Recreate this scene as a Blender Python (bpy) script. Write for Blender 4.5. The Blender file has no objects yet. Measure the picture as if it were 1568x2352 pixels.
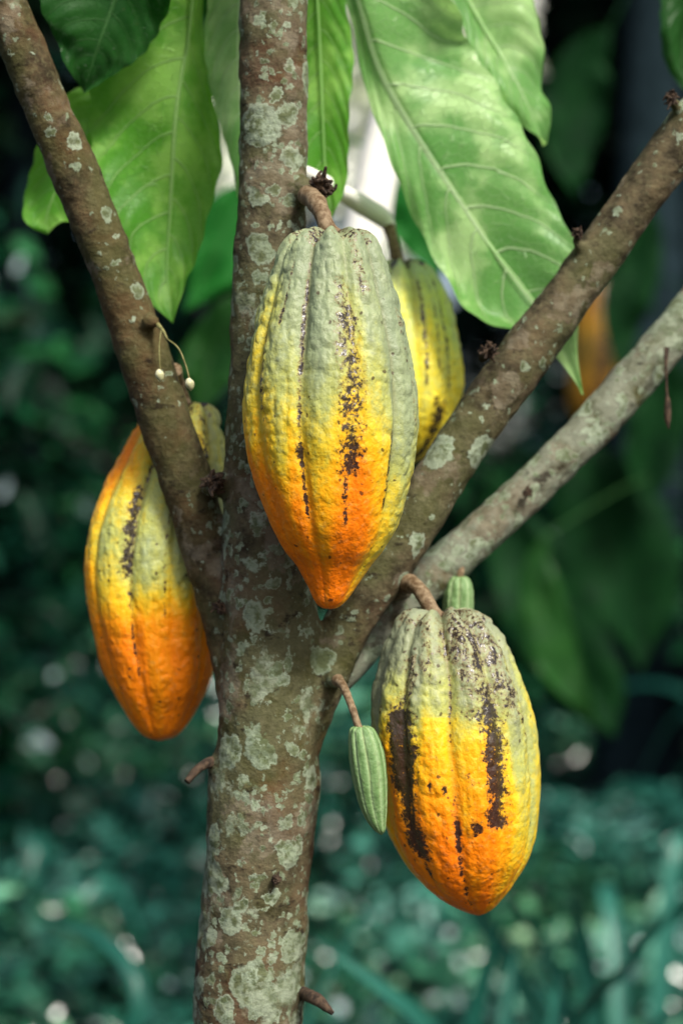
import bpy, math, numpy as np
from mathutils import Vector
rng = np.random.default_rng(7)
S = 4356.0; CZ = 1.2
def W(u, v, y=0.0):
    k = 1.0 + y
    return np.array([(u-784)/S*k, y, CZ+(1176-v)/S*k])

# ---------------------------------------------------------------- helpers
def vnoise(P, seed=0):
    P = np.asarray(P, dtype=np.float64)
    i = np.floor(P).astype(np.int64); f = P-i; u = f*f*(3-2*f)
    def h(a, b, c):
        x = (a*73856093) ^ (b*19349663) ^ (c*83492791) ^ (seed*2654435761)
        x = x & 0xffffffff
        x = ((x >> 16) ^ x)*0x45d9f3b & 0xffffffff
        x = ((x >> 16) ^ x)*0x45d9f3b & 0xffffffff
        x = (x >> 16) ^ x
        return (x & 0xffff)/32767.5-1
    r = 0
    for dx in (0, 1):
        for dy in (0, 1):
            for dz in (0, 1):
                w = (u[:, 0] if dx else 1-u[:, 0])*(u[:, 1] if dy else 1-u[:, 1])*(u[:, 2] if dz else 1-u[:, 2])
                r = r + w*h(i[:, 0]+dx, i[:, 1]+dy, i[:, 2]+dz)
    return r
def fbm(P, o=3, seed=0):
    r = 0; a = 1.0; t = 0
    for k in range(o):
        r = r+a*vnoise(P*(2**k), seed+k*13); t += a; a *= .5
    return r/t
def mesh_np(name, V, F, smooth=True):
    V = np.asarray(V, dtype=np.float32); F = np.asarray(F, dtype=np.int32)
    me = bpy.data.meshes.new(name); n = F.shape[1]
    me.vertices.add(len(V)); me.vertices.foreach_set("co", V.ravel())
    me.loops.add(F.size); me.loops.foreach_set("vertex_index", F.ravel())
    me.polygons.add(len(F))
    me.polygons.foreach_set("loop_start", np.arange(0, F.size, n, dtype=np.int32))
    me.polygons.foreach_set("loop_total", np.full(len(F), n, dtype=np.int32))
    me.polygons.foreach_set("use_smooth", np.full(len(F), smooth))
    me.update(); me.validate()
    return me
def fattr(me, name, arr):
    a = me.attributes.new(name, 'FLOAT', 'POINT'); a.data.foreach_set("value", np.asarray(arr, dtype=np.float32))
def obj(name, me, mat=None, parent=None, loc=None):
    o = bpy.data.objects.new(name, me)
    bpy.context.scene.collection.objects.link(o)
    if mat and me: me.materials.append(mat)
    if parent is not None:
        o.parent = parent; o.location = -Vector(parent.location)
    return o
def rebase(o, c):
    c = np.asarray(c, dtype=np.float32); me = o.data; n = len(me.vertices)
    a = np.empty(n*3, dtype=np.float32); me.vertices.foreach_get("co", a)
    a = a.reshape(-1, 3)-c; me.vertices.foreach_set("co", a.ravel()); me.update(); o.location = Vector([float(x) for x in c])
def tag(o, label, cat, group=None):
    o["label"] = label; o["category"] = cat
    if group: o["group"] = group
def catmull(P, n):
    P = np.asarray(P, dtype=float)
    d = np.r_[0, np.cumsum(np.sqrt(((P[1:]-P[:-1])**2).sum(1))**0.5+1e-9)]
    M = np.zeros_like(P)
    M[1:-1] = (P[2:]-P[:-2])/(d[2:]-d[:-2])[:, None]
    M[0] = (P[1]-P[0])/(d[1]-d[0]); M[-1] = (P[-1]-P[-2])/(d[-1]-d[-2])
    def ev(t):
        i = np.clip(np.searchsorted(d, t, side='right')-1, 0, len(P)-2)
        h = (d[i+1]-d[i]); s = ((t-d[i])/h)[:, None]; h = h[:, None]
        return (2*s**3-3*s**2+1)*P[i]+(s**3-2*s**2+s)*h*M[i]+(-2*s**3+3*s**2)*P[i+1]+(s**3-s**2)*h*M[i+1]
    q = ev(np.linspace(0, d[-1], 1500))
    L = np.r_[0, np.cumsum(np.sqrt(((q[1:]-q[:-1])**2).sum(1)))]
    tt = np.interp(np.linspace(0, L[-1], n), L, np.linspace(0, d[-1], 1500))
    return ev(tt)
def grid(nr, nc, wrap):
    i = np.arange(nr-1)[:, None]; j = np.arange(nc if wrap else nc-1)[None, :]
    j2 = (j+1) % nc
    return np.stack([i*nc+j, i*nc+j2, (i+1)*nc+j2, (i+1)*nc+j], -1).reshape(-1, 4)
def tube(C, R, nc=24, rough=0.0, seed=1):
    C = np.asarray(C); n = len(C)
    T = np.gradient(C, axis=0); T /= np.linalg.norm(T, axis=1)[:, None]
    a = np.cross(T[0], [0.1, 1, 0.05]); a /= np.linalg.norm(a)
    A = []
    for t in T:
        a = a-t*np.dot(a, t); a /= np.linalg.norm(a); A.append(a)
    A = np.array(A); B = np.cross(T, A)
    th = np.linspace(0, 2*np.pi, nc, endpoint=False)
    V = C[:, None, :]+R[:, None, None]*(np.cos(th)[None, :, None]*A[:, None, :]+np.sin(th)[None, :, None]*B[:, None, :])
    V = V.reshape(-1, 3)
    if rough:
        N = V-np.repeat(C, nc, 0); N /= np.linalg.norm(N, axis=1)[:, None]+1e-9
        V = V+N*(fbm(V*90, 3, seed)*rough)[:, None]
    F = grid(n, nc, True)
    k = len(V); V = np.vstack([V, C[0], C[-1]])
    j = np.arange(nc); j2 = (j+1) % nc
    c0 = np.stack([np.full(nc, k), j2, j, j], 1); c1 = np.stack([np.full(nc, k+1), (n-1)*nc+j, (n-1)*nc+j2, (n-1)*nc+j2], 1)
    return V, F, np.vstack([c0, c1])[:, :3]
def tube_mesh(name, C, R, nc=24, rough=0, seed=1):
    V, F, T = tube(C, R, nc, rough, seed)
    me = bpy.data.meshes.new(name)
    me.from_pydata(V.tolist(), [], F.tolist()+T.tolist())
    me.polygons.foreach_set("use_smooth", np.full(len(me.polygons), True)); me.update()
    return me
def pxtube(pts, n=60):
    P = np.array([list(W(u, v, y))+[w/2/S*(1+y)] for u, v, y, w in pts])
    q = catmull(P, n)
    return q[:, :3], np.maximum(q[:, 3], 1e-4)

# ---------------------------------------------------------------- node helper
class NT:
    def __init__(s, name):
        s.m = bpy.data.materials.new(name); s.m.use_nodes = True; s.t = s.m.node_tree; s.t.nodes.clear()
        s.out = s.n('ShaderNodeOutputMaterial')
    def n(s, t, **k):
        x = s.t.nodes.new(t)
        for a, b in k.items(): setattr(x, a, b)
        return x
    def put(s, sock, v):
        if isinstance(v, bpy.types.NodeSocket): s.t.links.new(v, sock)
        elif isinstance(v, (tuple, list)) and len(v) == 3 and sock.type == 'RGBA': sock.default_value = (*v, 1)
        else: sock.default_value = v
    def math(s, op, a, b=0.0, c=0.0, clamp=False):
        x = s.n('ShaderNodeMath', operation=op, use_clamp=clamp)
        s.put(x.inputs[0], a); s.put(x.inputs[1], b); s.put(x.inputs[2], c); return x.outputs[0]
    def mapr(s, v, a, b, c=0.0, d=1.0):
        x = s.n('ShaderNodeMapRange'); x.interpolation_type = 'SMOOTHSTEP'
        for i, q in enumerate((v, a, b, c, d)): s.put(x.inputs[i], q)
        return x.outputs[0]
    def mix(s, f, a, b, mode='MIX'):
        x = s.n('ShaderNodeMix', data_type='RGBA', blend_type=mode)
        s.put(x.inputs[0], f); s.put(x.inputs[6], a); s.put(x.inputs[7], b); return x.outputs[2]
    def obj(s): return s.n('ShaderNodeTexCoord').outputs['Object']
    def uv(s): return s.n('ShaderNodeTexCoord').outputs['UV']
    def scale(s, v, sc):
        x = s.n('ShaderNodeMapping'); s.put(x.inputs[0], v); x.inputs['Scale'].default_value = sc; return x.outputs[0]
    def noise(s, v, sc, det=3, rough=.55, col=False):
        x = s.n('ShaderNodeTexNoise'); s.put(x.inputs['Vector'], v)
        x.inputs['Scale'].default_value = sc; x.inputs['Detail'].default_value = det; x.inputs['Roughness'].default_value = rough
        return x.outputs[1] if col else x.outputs[0]
    def vor(s, v, sc, feature='F1'):
        x = s.n('ShaderNodeTexVoronoi', feature=feature); s.put(x.inputs['Vector'], v); x.inputs['Scale'].default_value = sc; return x
    def attr(s, name):
        return s.n('ShaderNodeAttribute', attribute_name=name).outputs['Fac']
    def vadd(s, a, b, k):
        x = s.n('ShaderNodeVectorMath', operation='MULTIPLY_ADD'); s.put(x.inputs[0], b); x.inputs[1].default_value = (k, k, k); s.put(x.inputs[2], a); return x.outputs[0]
    def bump(s, h, st, dist, nrm=None):
        x = s.n('ShaderNodeBump'); s.put(x.inputs['Height'], h); x.inputs['Strength'].default_value = st; x.inputs['Distance'].default_value = dist
        if nrm: s.put(x.inputs['Normal'], nrm)
        return x.outputs[0]
    def prin(s, col, rough=.6, nrm=None, spec=.5):
        x = s.n('ShaderNodeBsdfPrincipled'); s.put(x.inputs['Base Color'], col); s.put(x.inputs['Roughness'], rough)
        s.put(x.inputs['Specular IOR Level'], spec)
        if nrm: s.put(x.inputs['Normal'], nrm)
        return x.outputs[0]
    def fin(s, sh): s.t.links.new(sh, s.out.inputs[0]); return s.m

def bark_mat(name):
    N = NT(name); p = N.obj()
    wob = N.noise(p, 60, 3, .6, True)
    pd = N.vadd(p, wob, 0.011)
    wob2 = N.noise(p, 260, 4, .65, True)
    pd = N.vadd(pd, wob2, 0.007)
    lich = N.attr('lich'); grey = N.attr('grey'); red = N.attr('red')
    big = N.noise(p, 14, 4, .6); mid = N.noise(p, 55, 5, .65); fine = N.noise(p, 330, 5, .7)
    st = N.noise(N.scale(p, (1, 1, 1.8)), 75, 5, .65)
    base = N.mix(N.mapr(mid, .35, .68), (0.022, 0.016, 0.007), (0.110, 0.076, 0.034))
    base = N.mix(N.math('MULTIPLY', N.mapr(big, .40, .56), .85), base, (0.062, 0.062, 0.018))
    base = N.mix(N.math('MULTIPLY', red, N.mapr(N.noise(p, 22, 4), .48, .66)), base, (0.12, 0.050, 0.024))
    base = N.mix(N.math('MULTIPLY', N.mapr(fine, .45, .7), .5), base, (0.135, 0.125, 0.06))
    base = N.mix(N.math('MULTIPLY', grey, N.mapr(mid, .30, .58)), base, (0.20, 0.215, 0.16))
    base = N.mix(N.math('MULTIPLY', N.mapr(st, .58, .68), .85), base, (0.014, 0.009, 0.005))
    crust = N.mapr(N.math('ADD', N.noise(pd, 30, 4, .6), N.math('MULTIPLY', lich, .10)), .59, .64)
    cc = N.mix(N.mapr(N.noise(p, 120, 4), .4, .6), (0.13, 0.10, 0.065), (0.22, 0.19, 0.135))
    base = N.mix(N.math('MULTIPLY', crust, .6), base, cc)
    tot = None
    for sc, lo, thr in ((34, .30, .51), (62, .30, .48), (120, .28, .45), (230, .28, .45)):
        v = N.vor(pd, sc)
        sep = N.n('ShaderNodeSeparateColor'); N.put(sep.inputs[0], v.outputs['Color'])
        rad = N.math('MULTIPLY', N.mapr(N.math('ADD', sep.outputs[0], N.math('MULTIPLY', lich, .55)), thr+.25, 1.35, 0, 1), .56)
        d = N.math('SUBTRACT', rad, v.outputs['Distance'])
        m = N.mapr(d, 0.0, .045)
        rim = N.math('MULTIPLY', m, N.mapr(d, .12, .03))
        tint = N.mix(sep.outputs[1], (0.17, 0.22, 0.135), (0.30, 0.36, 0.26))
        tint = N.mix(N.math('MULTIPLY', N.mapr(N.noise(p, 190, 4), .40, .60), N.mapr(d, .03, .15)), tint, (0.095, 0.12, 0.055))
        tint = N.mix(N.math('MULTIPLY', rim, .4), tint, (0.36, 0.43, 0.33))
        base = N.mix(N.math('MULTIPLY', m, .82), base, tint)
        tot = m if tot is None else N.math('MAXIMUM', tot, m)
    pat = N.mapr(N.math('ADD', N.noise(pd, 24, 6, .72), N.math('MULTIPLY', lich, .13)), .64, .68)
    base = N.mix(N.math('MULTIPLY', pat, .72), base, N.mix(N.mapr(N.noise(p, 160, 4), .4, .6), (0.12, 0.15, 0.085), (0.28, 0.325, 0.235)))
    tot = N.math('MAXIMUM', tot, pat)
    b = N.bump(N.math('ADD', N.math('MULTIPLY', mid, .8), N.math('MULTIPLY', st, .5)), .7, .004)
    b = N.bump(N.math('ADD', fine, N.math('MULTIPLY', tot, .15)), .7, .0011, b)
    return N.fin(N.prin(base, .85, b, .2))

def pod_mat(name, cols, speck=.82, mott=.4):
    N = NT(name); p = N.obj()
    g = N.attr('gmix'); dk = N.attr('dark'); fu = N.attr('fur')
    n1 = N.noise(N.scale(p, (1, 1, .35)), 60, 4, .6); n2 = N.noise(p, 330, 4, .65)
    gg = N.math('ADD', g, N.math('MULTIPLY', N.math('SUBTRACT', n1, .5), .50))
    gg = N.math('ADD', gg, N.math('MULTIPLY', N.math('SUBTRACT', n2, .5), .28))
    r = N.n('ShaderNodeValToRGB'); N.put(r.inputs[0], gg)
    e = r.color_ramp.elements
    e[0].position = cols[0][0]; e[0].color = (*cols[0][1], 1); e[1].position = cols[-1][0]; e[1].color = (*cols[-1][1], 1)
    for ps, c in cols[1:-1]:
        x = e.new(ps); x.color = (*c, 1)
    base = r.outputs[0]
    base = N.mix(N.math('MULTIPLY', N.mapr(n2, .5, .75), .22), base, N.mix(.5, base, (0.60, 0.58, 0.40)))
    base = N.mix(N.math('MULTIPLY', N.mapr(N.noise(p, 90, 5, .7), .54, .70), N.mapr(g, .35, .8, 0, mott)), base, (0.12, 0.13, 0.065))
    base = N.mix(N.math('MULTIPLY', N.mapr(fu, .45, 1.0), .32), base, (0.15, 0.11, 0.03))
    wn = N.noise(N.scale(p, (1, 1, .9)), 480, 5, .75); wm = N.noise(p, 120, 4, .65)
    dd = N.math('ADD', dk, N.math('ADD', N.math('MULTIPLY', N.math('SUBTRACT', wn, .5), 2.3), N.math('MULTIPLY', N.math('SUBTRACT', wm, .5), 1.5)))
    gate = N.mapr(dk, .05, .25)
    brown = N.math('MULTIPLY', gate, N.mapr(dd, .34, .54)); blk = N.math('MULTIPLY', gate, N.mapr(dd, .54, .66))
    base = N.mix(N.math('MULTIPLY', brown, .5), base, (0.20, 0.09, 0.02))
    base = N.mix(N.math('MULTIPLY', blk, .94), base, (0.018, 0.012, 0.014))
    v = N.vor(N.vadd(p, N.noise(p, 300, 2, .5, True), .003), 190)
    sep = N.n('ShaderNodeSeparateColor'); N.put(sep.inputs[0], v.outputs['Color'])
    sp = N.math('MULTIPLY', N.mapr(v.outputs['Distance'], .22, .13), N.math('GREATER_THAN', sep.outputs[0], speck))
    base = N.mix(N.math('MULTIPLY', sp, .8), base, (0.05, 0.025, 0.012))
    b = N.bump(N.noise(N.scale(p, (1, 1, .75)), 190, 3, .55), .5, .003)
    b = N.bump(n2, .5, .001, b)
    return N.fin(N.prin(base, N.math('SUBTRACT', .46, N.math('MULTIPLY', blk, .22)), b, N.math('ADD', .3, N.math('MULTIPLY', blk, .4))))

def leaf_mat(name, ca, cb, trans, tf=.45, rough=.42, vein=(0.35, 0.48, 0.22), spec=.35, glow=None):
    N = NT(name); uv = N.uv(); p = N.obj()
    sx = N.n('ShaderNodeSeparateXYZ'); N.put(sx.inputs[0], uv)
    s = sx.outputs[0]; w = N.math('ABSOLUTE', N.math('SUBTRACT', sx.outputs[1], .5)); w = N.math('MULTIPLY', w, 2)
    wobv = N.math('MULTIPLY', N.math('SUBTRACT', N.noise(p, 30, 2), .5), .35)
    ph = N.math('SUBTRACT', N.math('ADD', N.math('MULTIPLY', s, 12), wobv), N.math('MULTIPLY', N.math('POWER', w, 1.6), 2.1))
    side = N.math('MULTIPLY', N.math('GREATER_THAN', sx.outputs[1], .5), .4)
    fr = N.math('FRACT', N.math('ADD', ph, side))
    dv = N.math('ABSOLUTE', N.math('SUBTRACT', fr, .5))
    lat = N.math('MULTIPLY', N.mapr(dv, .036, .012), N.mapr(w, 1.0, .75))
    midr = N.mapr(w, .036, .020)
    vn = N.math('MAXIMUM', lat, midr)
    ret = N.vor(N.vadd(N.scale(uv, (38, 9, 1)), N.noise(p, 60, 2, .5, True), .5), 2.0, 'DISTANCE_TO_EDGE').outputs['Distance']
    rt = N.mapr(ret, .06, .0)
    nz = N.noise(p, 26, 4, .6)
    c = N.mix(N.mapr(nz, .35, .65), ca, cb)
    if glow: c = N.mix(N.mapr(N.noise(p, 17, 4, .65), .47, .62), c, glow)  # brighter patches in the base colour imitate light glowing through the blade
    c = N.mix(N.mapr(dv, .02, .12, .35, 0), c, N.mix(1.0, c, (.55, .62, .5), 'MULTIPLY'))
    c = N.mix(N.math('MULTIPLY', rt, .28), c, vein)
    c = N.mix(N.math('MULTIPLY', vn, .85), c, vein)
    c = N.mix(N.mapr(N.noise(p, 400, 2), .74, .8), c, (0.1, 0.07, 0.03))
    h = N.math('ADD', N.math('MULTIPLY', vn, -1.0), N.math('MULTIPLY', rt, -.3))
    b = N.bump(h, .7, .0014)
    pr = N.prin(c, rough, b, spec)
    tr = N.n('ShaderNodeBsdfTranslucent')
    tc = N.mix(N.math('MULTIPLY', vn, .3), N.mix(N.mapr(nz, .3, .7), trans, tuple(x*.8 for x in trans)), vein)
    N.put(tr.inputs[0], tc); N.put(tr.inputs[1], b)
    m = N.n('ShaderNodeMixShader'); m.inputs[0].default_value = tf
    N.put(m.inputs[1], pr); N.put(m.inputs[2], tr.outputs[0])
    return N.fin(m.outputs[0])

def mass_mat(name, stops, rough=.35, tf=0, spec=.5, green=None):
    N = NT(name); t = N.attr('tint')
    r = N.n('ShaderNodeValToRGB'); N.put(r.inputs[0], t); e = r.color_ramp.elements
    e[0].position = stops[0][0]; e[0].color = (*stops[0][1], 1); e[1].position = stops[-1][0]; e[1].color = (*stops[-1][1], 1)
    for ps, c in stops[1:-1]:
        x = e.new(ps); x.color = (*c, 1)
    c = r.outputs[0]
    if green: c = N.mix(N.math('MULTIPLY', N.mapr(t, 1.0, .97), N.mapr(N.noise(N.obj(), 1.6, 3), .42, .62, 0, .85)), c, N.mix(1.0, c, green, 'MULTIPLY'))
    pr = N.prin(c, rough, None, spec)
    if not tf: return N.fin(pr)
    tr = N.n('ShaderNodeBsdfTranslucent'); N.put(tr.inputs[0], c)
    m = N.n('ShaderNodeMixShader'); m.inputs[0].default_value = tf
    N.put(m.inputs[1], pr); N.put(m.inputs[2], tr.outputs[0])
    return N.fin(m.outputs[0])

def plain_mat(name, a, b, sc, rough=.7, bump=.4, dist=.001, spec=.3):
    N = NT(name); p = N.obj(); n = N.noise(p, sc, 5, .65)
    c = N.mix(N.mapr(n, .35, .65), a, b)
    return N.fin(N.prin(c, rough, N.bump(n, bump, dist), spec))

M_bark = bark_mat("lichen_bark")
M_stem = plain_mat("stem_skin", (0.11, 0.065, 0.03), (0.27, 0.20, 0.12), 300, .7, .5, .001)
M_stemg = plain_mat("green_stem_skin", (0.12, 0.11, 0.035), (0.24, 0.23, 0.09), 260, .6, .4)
M_burr = plain_mat("dry_burr", (0.018, 0.012, 0.009), (0.085, 0.055, 0.035), 300, .9, .8, .001)
M_bud = plain_mat("bud_skin", (0.42, 0.42, 0.22), (0.62, 0.60, 0.40), 200, .5, .2)
M_pale = plain_mat("overexposed_bark", (0.88, 0.86, 0.78), (0.98, 0.97, 0.93), 14, .8, .4, .004)  # near-white albedo paints overexposed sunlight onto the bark

# ---------------------------------------------------------------- main tree
TREE = np.array([-0.075, 0.0, 0.0])
tubes = {
 'trunk': [(470, 6300, 0, 420), (500, 5600, 0, 330), (520, 4200, 0, 280), (548, 3000, 0, 262), (569, 2352, 0, 250), (591, 2000, 0, 246), (613, 1750, 0, 248), (618, 1600, 0, 236), (621, 1400, 0, 214), (612, 1150, 0, 196), (616, 900, 0, 186), (622, 650, 0, 174), (627, 400, 0, 164), (629, 100, 0, 156), (632, -300, 0, 150), (650, -900, .01, 140), (640, -1500, .02, 120), (660, -2300, .03, 80)],
 'left': [(575, 1640, .004, 130), (548, 1520, .008, 124), (514, 1390, .012, 116), (478, 1270, .014, 116), (436, 1130, .015, 120), (392, 1000, .015, 122), (345, 860, .013, 122), (293, 710, .010, 116), (232, 545, .006, 112), (170, 385, .002, 110), (105, 240, -.002, 108), (35, 70, -.006, 104), (-60, -150, -.012, 100), (-260, -700, -.03, 86), (-420, -1300, -.05, 60)],
 'right': [(660, 1740, .0, 130), (716, 1610, .002, 120), (762, 1510, .006, 112), (812, 1410, .010, 112), (872, 1318, .013, 120), (950, 1196, .018, 124), (1058, 1020, .024, 122), (1195, 832, .028, 120), (1335, 640, .030, 116), (1485, 430, .030, 112), (1625, 235, .028, 106), (1850, -80, .024, 100), (2250, -650, .02, 80), (2500, -1200, .02, 60)],
 'rear': [(735, 1600, .020, 84), (800, 1525, .034, 88), (880, 1430, .046, 94), (965, 1348, .054, 104), (1055, 1268, .06, 104), (1185, 1152, .066, 100), (1312, 1030, .072, 100), (1430, 900, .078, 102), (1600, 700, .084, 100), (1850, 390, .09, 90), (2350, -120, .10, 70)],
}
knobs = {
 'k1': [(650, 440, -.002, 60), (690, 436, -.012, 74), (712, 444, -.020, 50)],
 'k2': [(1100, 830, .015, 30), (1118, 812, .012, 34), (1122, 800, .010, 24)],
 'k3': [(1330, 570, .02, 30), (1322, 538, .018, 20)],
 'k4': [(1560, 250, .02, 30), (1540, 228, .016, 20)],
 'k5': [(900, 1350, .035, 60), (920, 1350, .030, 60), (932, 1345, .025, 48)],
 'k6': [(500, 1760, 0, 50), (486, 1756, -.004, 36), (476, 1758, -.006, 24)],
 'k7': [(765, 1560, -.010, 46), (776, 1566, -.018, 30)],
 'k8': [(680, 2280, -.005, 50), (698, 2284, -.010, 34)],
 'k9': [(335, 735, -.002, 50), (356, 740, -.005, 34), (366, 746, -.007, 22)],
 'k10': [(480, 1120, .0, 60), (500, 1105, -.008, 40), (508, 1100, -.012, 24)],
}
VV = []; FF = []; off = 0; lines = {}
for k, pts in list(tubes.items())+list(knobs.items()):
    c, r = pxtube(pts, 200 if k in tubes else 16)
    if k == 'trunk': c[:, 2] = np.maximum(c[:, 2], -0.02)
    r = r*(1+.04*vnoise(np.c_[c[:, 2]*22, c[:, 0]*22, np.full(len(c), len(k))], 3))
    if k in tubes: lines[k] = (c, r)
    v, f, t = tube(c, r, 40 if k in tubes else 20)
    VV.append(v); FF += (f+off).tolist()+(t+off).tolist(); off += len(v)
me = bpy.data.meshes.new("tmp"); me.from_pydata(np.vstack(VV).tolist(), [], FF); me.update()
tmp = bpy.data.objects.new("tmp", me); bpy.context.scene.collection.objects.link(tmp)
md = tmp.modifiers.new("r", 'REMESH'); md.mode = 'VOXEL'; md.voxel_size = 0.0017
dg = bpy.context.evaluated_depsgraph_get(); ev = tmp.evaluated_get(dg).to_mesh()
nv = len(ev.vertices); co = np.empty(nv*3, dtype=np.float32); ev.vertices.foreach_get("co", co); co = co.reshape(-1, 3).astype(float)
nf = len(ev.polygons); lv = np.empty(len(ev.loops), dtype=np.int32); ev.loops.foreach_get("vertex_index", lv)
F = lv.reshape(nf, 4)
bpy.data.objects.remove(tmp)
E = np.unique(np.sort(np.vstack([F[:, [0, 1]], F[:, [1, 2]], F[:, [2, 3]], F[:, [3, 0]]]), 1), axis=0)
deg = np.bincount(E.ravel(), minlength=nv).astype(float)
for it in range(6):
    acc = np.stack([np.bincount(E[:, 0], co[E[:, 1], a], nv)+np.bincount(E[:, 1], co[E[:, 0], a], nv) for a in range(3)], 1)
    co = co*.45+.55*acc/deg[:, None]
fn = np.cross(co[F[:, 2]]-co[F[:, 0]], co[F[:, 3]]-co[F[:, 1]])
vn = np.stack([sum(np.bincount(F[:, j], fn[:, a], nv) for j in range(4)) for a in range(3)], 1); vn /= np.linalg.norm(vn, axis=1)[:, None]+1e-12
dsp = fbm(co*[45, 45, 50], 3, 5)*.0015+fbm(co*[170, 170, 200], 2, 9)*.0006
ringn = vnoise(np.c_[co[:, 2]*90+fbm(co*30, 2, 4)*3, np.zeros(nv), co[:, 0]*12], 21)
dsp += -np.clip(ringn-.6, 0, 1)*.0012
co = co+vn*dsp[:, None]
keys = list(lines); D = []
for k in keys:
    c, r = lines[k]
    best = np.full(nv, 9.0)
    for i in range(0, len(c), 2):
        best = np.minimum(best, np.linalg.norm(co-c[i], axis=1)-r[i])
    D.append(best)
D = np.array(D); lab = D.argmin(0)
wgt = np.exp(-np.clip(D-D.min(0), 0, 1)/.004); wgt /= wgt.sum(0)
lichv = {'trunk': .62, 'left': .16, 'right': .24, 'rear': .60}
greyv = {'trunk': .16, 'left': .03, 'right': .12, 'rear': .95}
redv = {'trunk': .6, 'left': .45, 'right': .3, 'rear': .05}
lich = sum(wgt[i]*lichv[k] for i, k in enumerate(keys)); gre = sum(wgt[i]*greyv[k] for i, k in enumerate(keys)); red = sum(wgt[i]*redv[k] for i, k in enumerate(keys))
lich = lich+.10*np.clip((1.12-co[:, 2])*5, -.6, 1.0)*(lab == 0)
tree = bpy.data.objects.new("cacao_tree", None); bpy.context.scene.collection.objects.link(tree); tree.location = Vector(TREE)
tag(tree, "young cacao tree with lichen-spotted bark and four forking stems", "tree")
flab = lab[F[:, 0]]
for i, k in enumerate(keys):
    ff = F[flab == i]; u, inv = np.unique(ff, return_inverse=True)
    m = mesh_np('trunk' if k == 'trunk' else 'branch', co[u], inv.reshape(-1, 4))
    fattr(m, 'lich', lich[u]); fattr(m, 'grey', gre[u]); fattr(m, 'red', red[u])
    o = obj('trunk' if k == 'trunk' else 'branch', m, M_bark, tree)
    if k == 'rear': o["label"] = "slender pale grey lichened branch"

def part_tube(name, pts, mat, parent, n=40, nc=20, rough=0.0, seed=1, label=None):
    c, r = pxtube(pts, n); m = tube_mesh(name, c, r, nc, rough, seed)
    o = obj(name, m, mat, parent)
    if label: o["label"] = label
    return o
part_tube("twig", [(490, 1752, -.004, 30), (470, 1756, -.012, 24), (448, 1772, -.016, 20), (430, 1796, -.02, 12)], M_burr, tree, rough=.0012)
part_tube("twig", [(696, 2282, -.01, 30), (724, 2294, -.022, 24), (746, 2312, -.026, 20), (764, 2328, -.028, 8)], M_burr, tree, rough=.0012)
part_tube("twig", [(362, 745, -.006, 12), (376, 762, -.012, 7), (384, 778, -.014, 4)], M_stemg, tree, rough=.0004)
part_tube("twig", [(1530, 800, .06, 12), (1528, 840, .055, 7), (1530, 900, .055, 6), (1532, 925, .055, 14), (1532, 960, .055, 16), (1534, 985, .055, 5)], M_burr, tree, rough=.0006)
part_tube("twig", [(660, 380, .01, 40), (760, 430, .08, 40), (830, 470, .12, 44), (880, 502, .135, 44), (898, 526, .135, 24)], M_pale, tree, rough=.0008, label="side twig, sunlight painted into its white bark, bearing rear pod")  # twig painted white to match the brightly lit limb behind it
def burr(c, r, seed, nm="dry_burr"):
    rg = np.random.default_rng(seed); Vs = []; Fs = []; o = 0
    for i in range(46):
        d = rg.normal(size=3); d /= np.linalg.norm(d); d[1] -= .2
        L = r*rg.uniform(.5, 1.1); a = c+d*r*.1; b = c+d*L*.7+rg.normal(size=3)*r*.15; e = c+d*L+rg.normal(size=3)*r*.3
        cc = catmull([a, b, e], 6); rr = np.linspace(r*.3, r*.10, 6)
        v, f, t = tube(cc, rr, 6); Vs.append(v); Fs += (f+o).tolist()+(t+o).tolist(); o += len(v)
    m = bpy.data.meshes.new(nm); m.from_pydata(np.vstack(Vs).tolist(), [], Fs); m.update()
    return obj(nm, m, M_burr, tree)
burr(W(742, 428, -.022), .0066, 1); burr(W(1120, 806, .006), .0045, 2); burr(W(1325, 536, .014), .0032, 3)
burr(W(1541, 225, .012), .004, 4); burr(W(492, 1108, -.016), .0065, 5); burr(W(505, 1395, -.008), .004, 6)
burr(W(1210, 1132, .05), .003, 8); burr(W(634, 2020, -.03), .0028, 9)

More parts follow.
